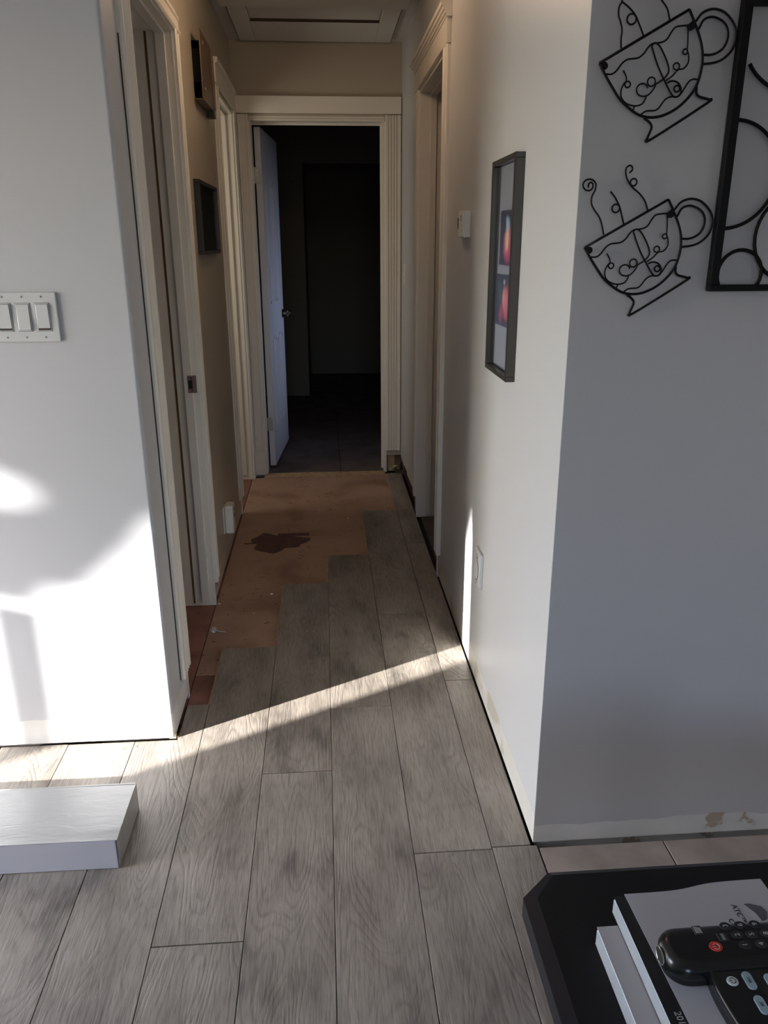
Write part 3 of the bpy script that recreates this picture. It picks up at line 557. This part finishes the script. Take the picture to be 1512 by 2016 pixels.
# ---------------------------------------------------------------- carton on the floor
bx = thing('flooring_carton', (-.8, 1.645, 0), 'white shrink-wrapped flat flooring carton lying on grey planks', 'box')
cx1 = -.515
obj('carton_body', B().prism([(-1.74, 1.552), (cx1-.002, 1.545), (cx1, 1.742), (-1.74, 1.752)], lambda u, v, w_: (u, v, w_), .001, .082), CARD, bx, bevel=.002)
fm = B(); nx, ny = 60, 14; vs = []
for i in range(nx+1):
    for j in range(ny+1):
        u, v = i/nx, j/ny; x = -1.742+(cx1+1.744)*u; y0_, y1_ = 1.550-.006*u, 1.754-.010*u
        e = max(0, 1-min(v, 1-v)*7); ex = max(0, 1-(1-u)*11)
        z = .0835+.0012*math.sin(v*19+u*3)*e+.0030*abs(math.sin(v*24+math.sin(u*31)*1.2))*ex*(1-e)+.0006*random.random()
        vs.append((x, y0_+(y1_-y0_)*v, z))
fm.add(vs, [(i*(ny+1)+j, (i+1)*(ny+1)+j, (i+1)*(ny+1)+j+1, i*(ny+1)+j+1) for i in range(nx) for j in range(ny)])
fo = obj('shrink_film', fm, FILM, bx, smooth=True)
fold = B().box(-1.74, cx1+.001, 1.7475, 1.7535, .001, .083).box(cx1-.001, cx1+.0012, 1.547, 1.750, .003, .0835)
obj('film_edge', fold, FILM, bx, bevel=.001)
# scraps
sc = B(); sc.tube([(-.466, 2.775, -.006), (-.445, 2.770, -.003), (-.425, 2.762, -.007), (-.405, 2.760, -.008)], .0022, 5); sc.cyl((-.452, 2.772, -.010), (.2, 0, 1), .012, .006, 7, .007); sc.box(-.46, -.445, 2.785, 2.797, -.010, -.004)
tag(obj('plaster_scrap', sc, WHITEP), 'small white plaster scrap on the reddish subfloor by the doorway', 'debris')
deb = B()
for x, y, s in ((-.20, 2.98, .008), (-.16, 3.04, .006), (-.31, 2.92, .004), (.105, 4.05, .006), (-.25, 3.10, .007), (-.46, 3.02, .007), (-.05, 4.2, .004), (-.62, 2.02, .004), (-.585, 2.03, .005)):
    deb.cyl((x, y, -.0105 if y > 2.2 else 0), (0, 0, 1), s, .002, 6, s*.6)
o = obj('plaster_crumbs', deb, WHITED); tag(o, 'tiny pale plaster crumbs scattered over the bare subfloor', 'debris'); o['kind'] = 'stuff'
# ---------------------------------------------------------------- coffee table
TZ = .45; tb = thing('coffee_table', (.7, .55, 0), 'black coffee table with clipped corners standing in front of the grey wall', 'table')
x0, x1, y0, y1, c = .283, 1.30, -.15, .992, .052
o8 = [(x0+c, y1), (x0, y1-c+.004), (x0-.002, y0+c), (x0+c, y0), (x1-c, y0), (x1, y0+c), (x1, y1-c), (x1-c, y1)]
i8 = [(x0+c+.004, y1-.012), (x0+.020, y1-c-.004), (x0+.018, y0+c), (x0+c, y0+.018), (x1-c, y0+.018), (x1-.018, y0+c), (x1-.018, y1-c), (x1-c, y1-.012)]
tv = B(); n = 8
tv.add([(x, y, TZ-.040) for x, y in o8]+[(x, y, TZ-.006) for x, y in o8]+[(x, y, TZ) for x, y in i8],
       [tuple(range(8))[::-1]]+[(i, (i+1) % n, n+(i+1) % n, n+i) for i in range(n)]+[(n+i, n+(i+1) % n, 2*n+(i+1) % n, 2*n+i) for i in range(n)]+[tuple(range(16, 24))])
tt = obj('table_top', tv, TABLEM, tb); tt.data.materials.append(TEDGE)
for p_ in tt.data.polygons:
    if p_.index not in (0, len(tt.data.polygons)-1): p_.material_index = 1
for lx, ly in ((x0+.08, y0+.08), (x1-.14, y0+.08), (x0+.08, y1-.14), (x1-.14, y1-.14)): obj('leg', B().box(lx, lx+.06, ly, ly+.06, 0, TZ-.04), TABLEM, tb, bevel=.004)
obj('shelf', B().box(x0+.08, x1-.08, y0+.08, y1-.08, .12, .14), TABLEM, tb, bevel=.002)
# books
def book(name, x0, x1, y0, y1, z0, z1, cov, label, shear=0):
    t = thing(name, ((x0+x1)/2, (y0+y1)/2, z0), label, 'book')
    obj('page_block', B().box(x0+.0008, x1-.002, y0+.001, y1-.001, z0+.0012, z1-.0012), PAGE, t)
    for z in (z0, z1-.0012): obj('cover', B().box(x0, x1, y0, y1, z, z+.0012), cov, t)
    pg_ = B()
    for q in range(7):
        z = z0+.003+q*(z1-z0-.006)/7; pg_.box(x0-.0004, x0+.001, y0+.002, y1-.001, z, z+.0012)
    obj('page_edges', pg_, WHITEP, t); return t
book('paperback_book', .364, .560, .585, .848, TZ, TZ+.031, COVERG, 'thick grey covered paperback at the bottom of the stack on the table')
b2 = book('manual_book', .394, .600, .590, .871, TZ+.031, TZ+.060, COVERB, 'thick manual with black cover lying on the paperback')
# loose white sheet on the manual, its far edge curled a little
ps = B(); n = 24; far = [(.410+.21*i/n, .874+.012*(1/(1+math.exp(-(i/n-.5)*14)))) for i in range(n+1)]
top_z = TZ+.0602
ps.add([(x, y, top_z+.0005+.0015*max(0, (x-.5)*4)) for x, y in far]+[(x+.008, .60, top_z+.0005) for x, y in far]+[(x, y, top_z) for x, y in far]+[(x+.008, .60, top_z) for x, y in far],
       [(i, i+1, n+2+i, n+1+i) for i in range(n)]+[(2*(n+1)+i, 3*(n+1)+i, 3*(n+1)+i+1, 2*(n+1)+i+1) for i in range(n)]+[(i, 2*(n+1)+i, 2*(n+1)+i+1, i+1) for i in range(n)]+[(n+1+i, n+2+i, 3*(n+1)+i+1, 3*(n+1)+i) for i in range(n)]+[(0, n+1, 3*(n+1), 2*(n+1)), (n, 2*(n+1)+n, 3*(n+1)+n, 2*n+1)])
shp = tag(obj('printed_sheet', ps, PAPER), 'white printed sheet on top of the black manual under the remotes', 'paper')
_dg = []
def text(name, body, size, pos, xdir, ydir, m, parent, ext=.0002):
    cu = bpy.data.curves.new(name, 'FONT'); cu.body = body; cu.size = size; cu.extrude = ext; cu.align_x = 'CENTER'; cu.align_y = 'CENTER'; cu.resolution_u = 3
    tmp = bpy.data.objects.new(name+'_tmp', cu); C.objects.link(tmp); bpy.context.view_layer.update()
    me = bpy.data.meshes.new_from_object(tmp.evaluated_get(bpy.context.evaluated_depsgraph_get())); bpy.data.objects.remove(tmp, do_unlink=True)
    me.materials.clear(); me.materials.append(m); o = bpy.data.objects.new(name, me); C.objects.link(o)
    X = Vector(xdir).normalized(); Y = Vector(ydir).normalized(); Z = X.cross(Y); R_ = Matrix((X, Y, Z)).transposed().to_4x4()
    off = Vector((0, 0, 0)); q = parent
    while q: off += q.location; q = q.parent
    R_.translation = Vector(pos)-off; o.parent = parent; o.matrix_local = R_; return o
zt = top_z+.0028
text('printed_text', 'ATC\u2122 E', .011, (.5565, .822, zt-.0015), (.02, -1, 0), (1, .02, 0), INK, shp)
text('printed_text', 'Co', .011, (.540, .812, zt-.0015), (.02, -1, 0), (1, .02, 0), INK, shp)
fg = B().prism([(.572, .842), (.580, .842), (.594, .836), (.597, .826), (.591, .815), (.582, .812), (.580, .826)], lambda u, v, w_: (u, v, w_), zt-.003, zt-.0008)
obj('printed_figure', fg, mat('grey_ink', (.10, .10, .12), .6), shp)
text('printed_text', '2018 C', .012, (.4035+.004, .672, top_z+.0004), (.0, -1, 0), (1, 0, 0), WINK, b2)
# remotes
RZ = top_z+.0010
rm = thing('remote_control', (.50, .755, RZ), 'long black remote with red power button lying across the white sheet', 'remote')
def rrect(x0, x1, y0, y1, rl, rr, n=8):
    p_ = []
    for cx, cy, r_, a0 in ((x1-rr, y1-rr, rr, 0), (x0+rl, y1-rl, rl, 90), (x0+rl, y0+rl, rl, 180), (x1-rr, y0+rr, rr, 270)):
        p_ += [(cx+r_*math.cos(math.radians(a0+90*i/n)), cy+r_*math.sin(math.radians(a0+90*i/n))) for i in range(n+1)]
    return p_
def shell(outline, z0, z1, r_, cx, cy, steps=5):
    b = B(); n = len(outline); rings = [(0, z0)]+[(r_*(1-math.cos(math.pi/2*i/steps)), z1-r_+r_*math.sin(math.pi/2*i/steps)) for i in range(steps+1)]
    vs = []
    for inset, z in rings:
        for x, y in outline:
            d = Vector((x-cx[0] if x < cx[0] else (x-cx[1] if x > cx[1] else 0), y-cy, 0)); L = d.length or 1; k = max(0, (L-inset)/L); vs.append((x-d.x*(1-k), y-d.y*(1-k), z))
    fs = [tuple(range(n))[::-1], tuple(range((len(rings)-1)*n, len(rings)*n))]
    for q in range(len(rings)-1): fs += [(q*n+i, q*n+(i+1) % n, (q+1)*n+(i+1) % n, (q+1)*n+i) for i in range(n)]
    return b.add(vs, fs)
R1T = RZ+.030; KS = .994
obj('casing', shell(rrect(.414, .636, .721, .790, .028, .012), RZ, R1T, .014, (.448, .61), .756, 7), PLAS, rm, smooth=True)
obj('sensor_window', B().prism([(.757+.012*math.cos(a), RZ+.014+.0095*math.sin(a)) for a in [i*math.pi/8 for i in range(16)]], lambda u, v, w_: (w_, u, v), .4125, .419), LCD, rm)
rg = B(); rg.tube([(.4128, .757+.0122*math.cos(a), RZ+.014+.0097*math.sin(a)) for a in [i*math.pi/8 for i in range(16)]], .0007, 5, True); obj('window_rim', rg, NICK, rm)
def but(x, y, rx, ry, m, body=None, col=WINK, sz=.008, z=R1T, name='button', par=None, h=.0013, lab=None):
    b = B().prism([(x+rx*math.cos(a), y+ry*math.sin(a)) for a in [i*math.pi/10 for i in range(20)]], lambda u, v, w_: (u, v, w_), z-.001, z+h)
    o = obj(name, b, m, par or rm, bevel=.0005)
    if lab: o['label'] = lab
    if body: text('button_print', body, sz, (x, y, z+h+.0001), (0, 1, 0), (-1, 0, 0), col, o)
    return o
pw = but(.482, .750, .0085, .0075, REDB, lab='red power button')
def power_icon(x, y, z, r_, par, m):
    b = B(); b.tube([(x+r_*math.cos(a), y+r_*math.sin(a), z) for a in [math.radians(d) for d in range(215, 505, 15)]], .0005, 4); b.tube([(x-r_*1.2, y, z), (x-r_*.2, y, z)], .0005, 4); obj('power_symbol', b, m, par)
power_icon(.482, .749, R1T+.0017, .0042, pw, WINK)
for (x, y, s) in ((.5235, .7555, '1'), (.5215, .7715, '2'), (.5125, .7865, '3'), (.5455, .7555, '4'), (.5405, .7710, '5'), (.5330, .7865, '6'), (.5640, .7555, '7'), (.5600, .7710, '8'), (.5530, .7865, '9')):
    but(x*KS, y*KS-.002, .0078, .0062, RUB, s, sz=.0095)
lb_ = B()
for q in range(4): lb_.box(.466+q*.0022, .4674+q*.0022, .771, .782-q*.0008, R1T+.0012, R1T+.0016)
tvb = obj('button', B().box(.464, .476, .769, .7835, R1T-.001, R1T+.0012), RUB, rm, bevel=.001); obj('button_print', lb_, WINK, tvb)
inb = obj('button', B().box(.491, .505, .757, .769, R1T-.001, R1T+.0014), RUB, rm, bevel=.001); obj('button_print', B().box(.496, .500, .758, .768, R1T+.0014, R1T+.0017), mat('grey_print', (.2, .2, .2), .5), inb)
for q in range(8): but(.578+.016*(q // 3), .749+.0155*(q % 3), .006, .005, RUB)
r2m = thing('remote_control', (.49, .65, RZ), 'black remote with white power button and blue grey keys nearest the camera', 'remote')
o2 = [(.462, .728), (.468, .7275), (.56, .716), (.57, .60), (.49, .58), (.468, .62), (.461, .66), (.459, .70)]
o2 = [tuple(v)[:2] for v in smooth_poly([(x, y, 0) for x, y in o2+[o2[0]]], 4)[:-1]]
R2T = RZ+.022
obj('casing', shell(o2, RZ, R2T, .004, (.49, .54), .66), PLAS, r2m, smooth=True)
w2 = but(.483, .706, .0072, .0066, WHB, z=R2T, par=r2m, lab='white power button'); power_icon(.483, .706, R2T+.0017, .0036, w2, INK)
for (x, y) in ((.504, .705), (.502, .672), (.511, .645), (.53, .70), (.54, .67)):
    o = obj('button', B().prism([(x+a, y+b) for a, b in rrect(-.0058, .0058, -.0125, .0125, .0055, .0055, 5)], lambda u, v, w_: (u, v, w_), R2T-.001, R2T+.0018), BLUEB, r2m, bevel=.0005)
    text('button_print', 'SRC' if y > .69 else 'AV', .0048, (x, y, R2T+.0020), (0, 1, 0), (-1, 0, 0), mat('blue_ink', (.03, .05, .10), .5), o)
# ---------------------------------------------------------------- outside the window
struct('ground', B().box(-60, -3.33, -40, 40, -.6, -.5), GROUND)
def sunpos(x, y, z, d): return Vector((x-SUN_AZ.x*d, y-SUN_AZ.y*d, z+d*math.tan(SUN_EL)))   # walk back up the sun ray
post = B(); a = sunpos(-.795, YL, .42, 4.3); b_ = sunpos(-.948, YL, .42, 4.3)
pv = Vector((-.47, .883, 0)); wdt = (b_-a).dot(pv); q0 = a; q1 = a+pv*wdt; dn = Vector((-SUN_AZ.x, -SUN_AZ.y, 0))*.09
post.add([(p_.x, p_.y, z) for z in (-.5, a.z) for p_ in (q0, q1, q1+dn, q0+dn)], [(0, 3, 2, 1), (4, 5, 6, 7), (0, 1, 5, 4), (1, 2, 6, 5), (2, 3, 7, 6), (3, 0, 4, 7)])
tag(obj('shading_post', post, TRIM), 'added unseen square post shading the left wall', 'post')  # post added out of view to cast the dark bar on the wall
tree = thing('sun_shaping_tree', (sunpos(-.5, YL, 0, 9).x, sunpos(-.5, YL, 0, 9).y, -.5), 'added unseen evergreen tree shaping the sun patch', 'tree')  # tree added out of view to mask the sun above the lit patch
c0 = sunpos(-.474, YL, 0, 9.0); lv = B(); cnt = 0
def edge(p_):                                                         # leaf outline cut to shape the top of the sun patch
    if p_ < 0: return .66-p_*1.6
    if p_ < .09: return .66-p_*2.5
    if p_ < .14: return .425
    return .34
def gapf(p_, z): return .88*math.exp(-((p_-.20)/.13)**2-((z-.70)/.085)**2)+.66*math.exp(-((p_-.20)/.09)**4-((z-.525)/.03)**2)  # thinned leaves placed to let soft sun blobs onto the wall
while cnt < 15000:
    p_ = random.uniform(-.9, 1.5) if cnt % 3 else random.uniform(-.25, .45); z = random.uniform(.35, 2.0) if cnt % 3 else random.uniform(.40, .95)
    if z < edge(p_)+.02 or random.random() < gapf(p_, z)*1.25: continue
    d = random.uniform(-.5, .9)
    c1 = c0+pv*p_-Vector((SUN_AZ.x, SUN_AZ.y, 0))*d; c1.z = c0.z+z+d*math.tan(SUN_EL)
    s = .030 if z < .9 else .055; v1 = Vector((random.gauss(0, 1), random.gauss(0, 1), random.gauss(0, 1))).normalized()*s; v2 = v1.orthogonal().normalized()*s*.7
    lv.add([c1-v1, c1+v2, c1+v1, c1-v2], [(0, 1, 2, 3)]); cnt += 1
obj('foliage', lv, LEAF, tree, kind='stuff'); obj('trunk', B().cyl((c0.x+pv.x*.9, c0.y+pv.y*.9, -.5), (0, 0, 1), .12, 4.6, 12, .05), BARK, tree)
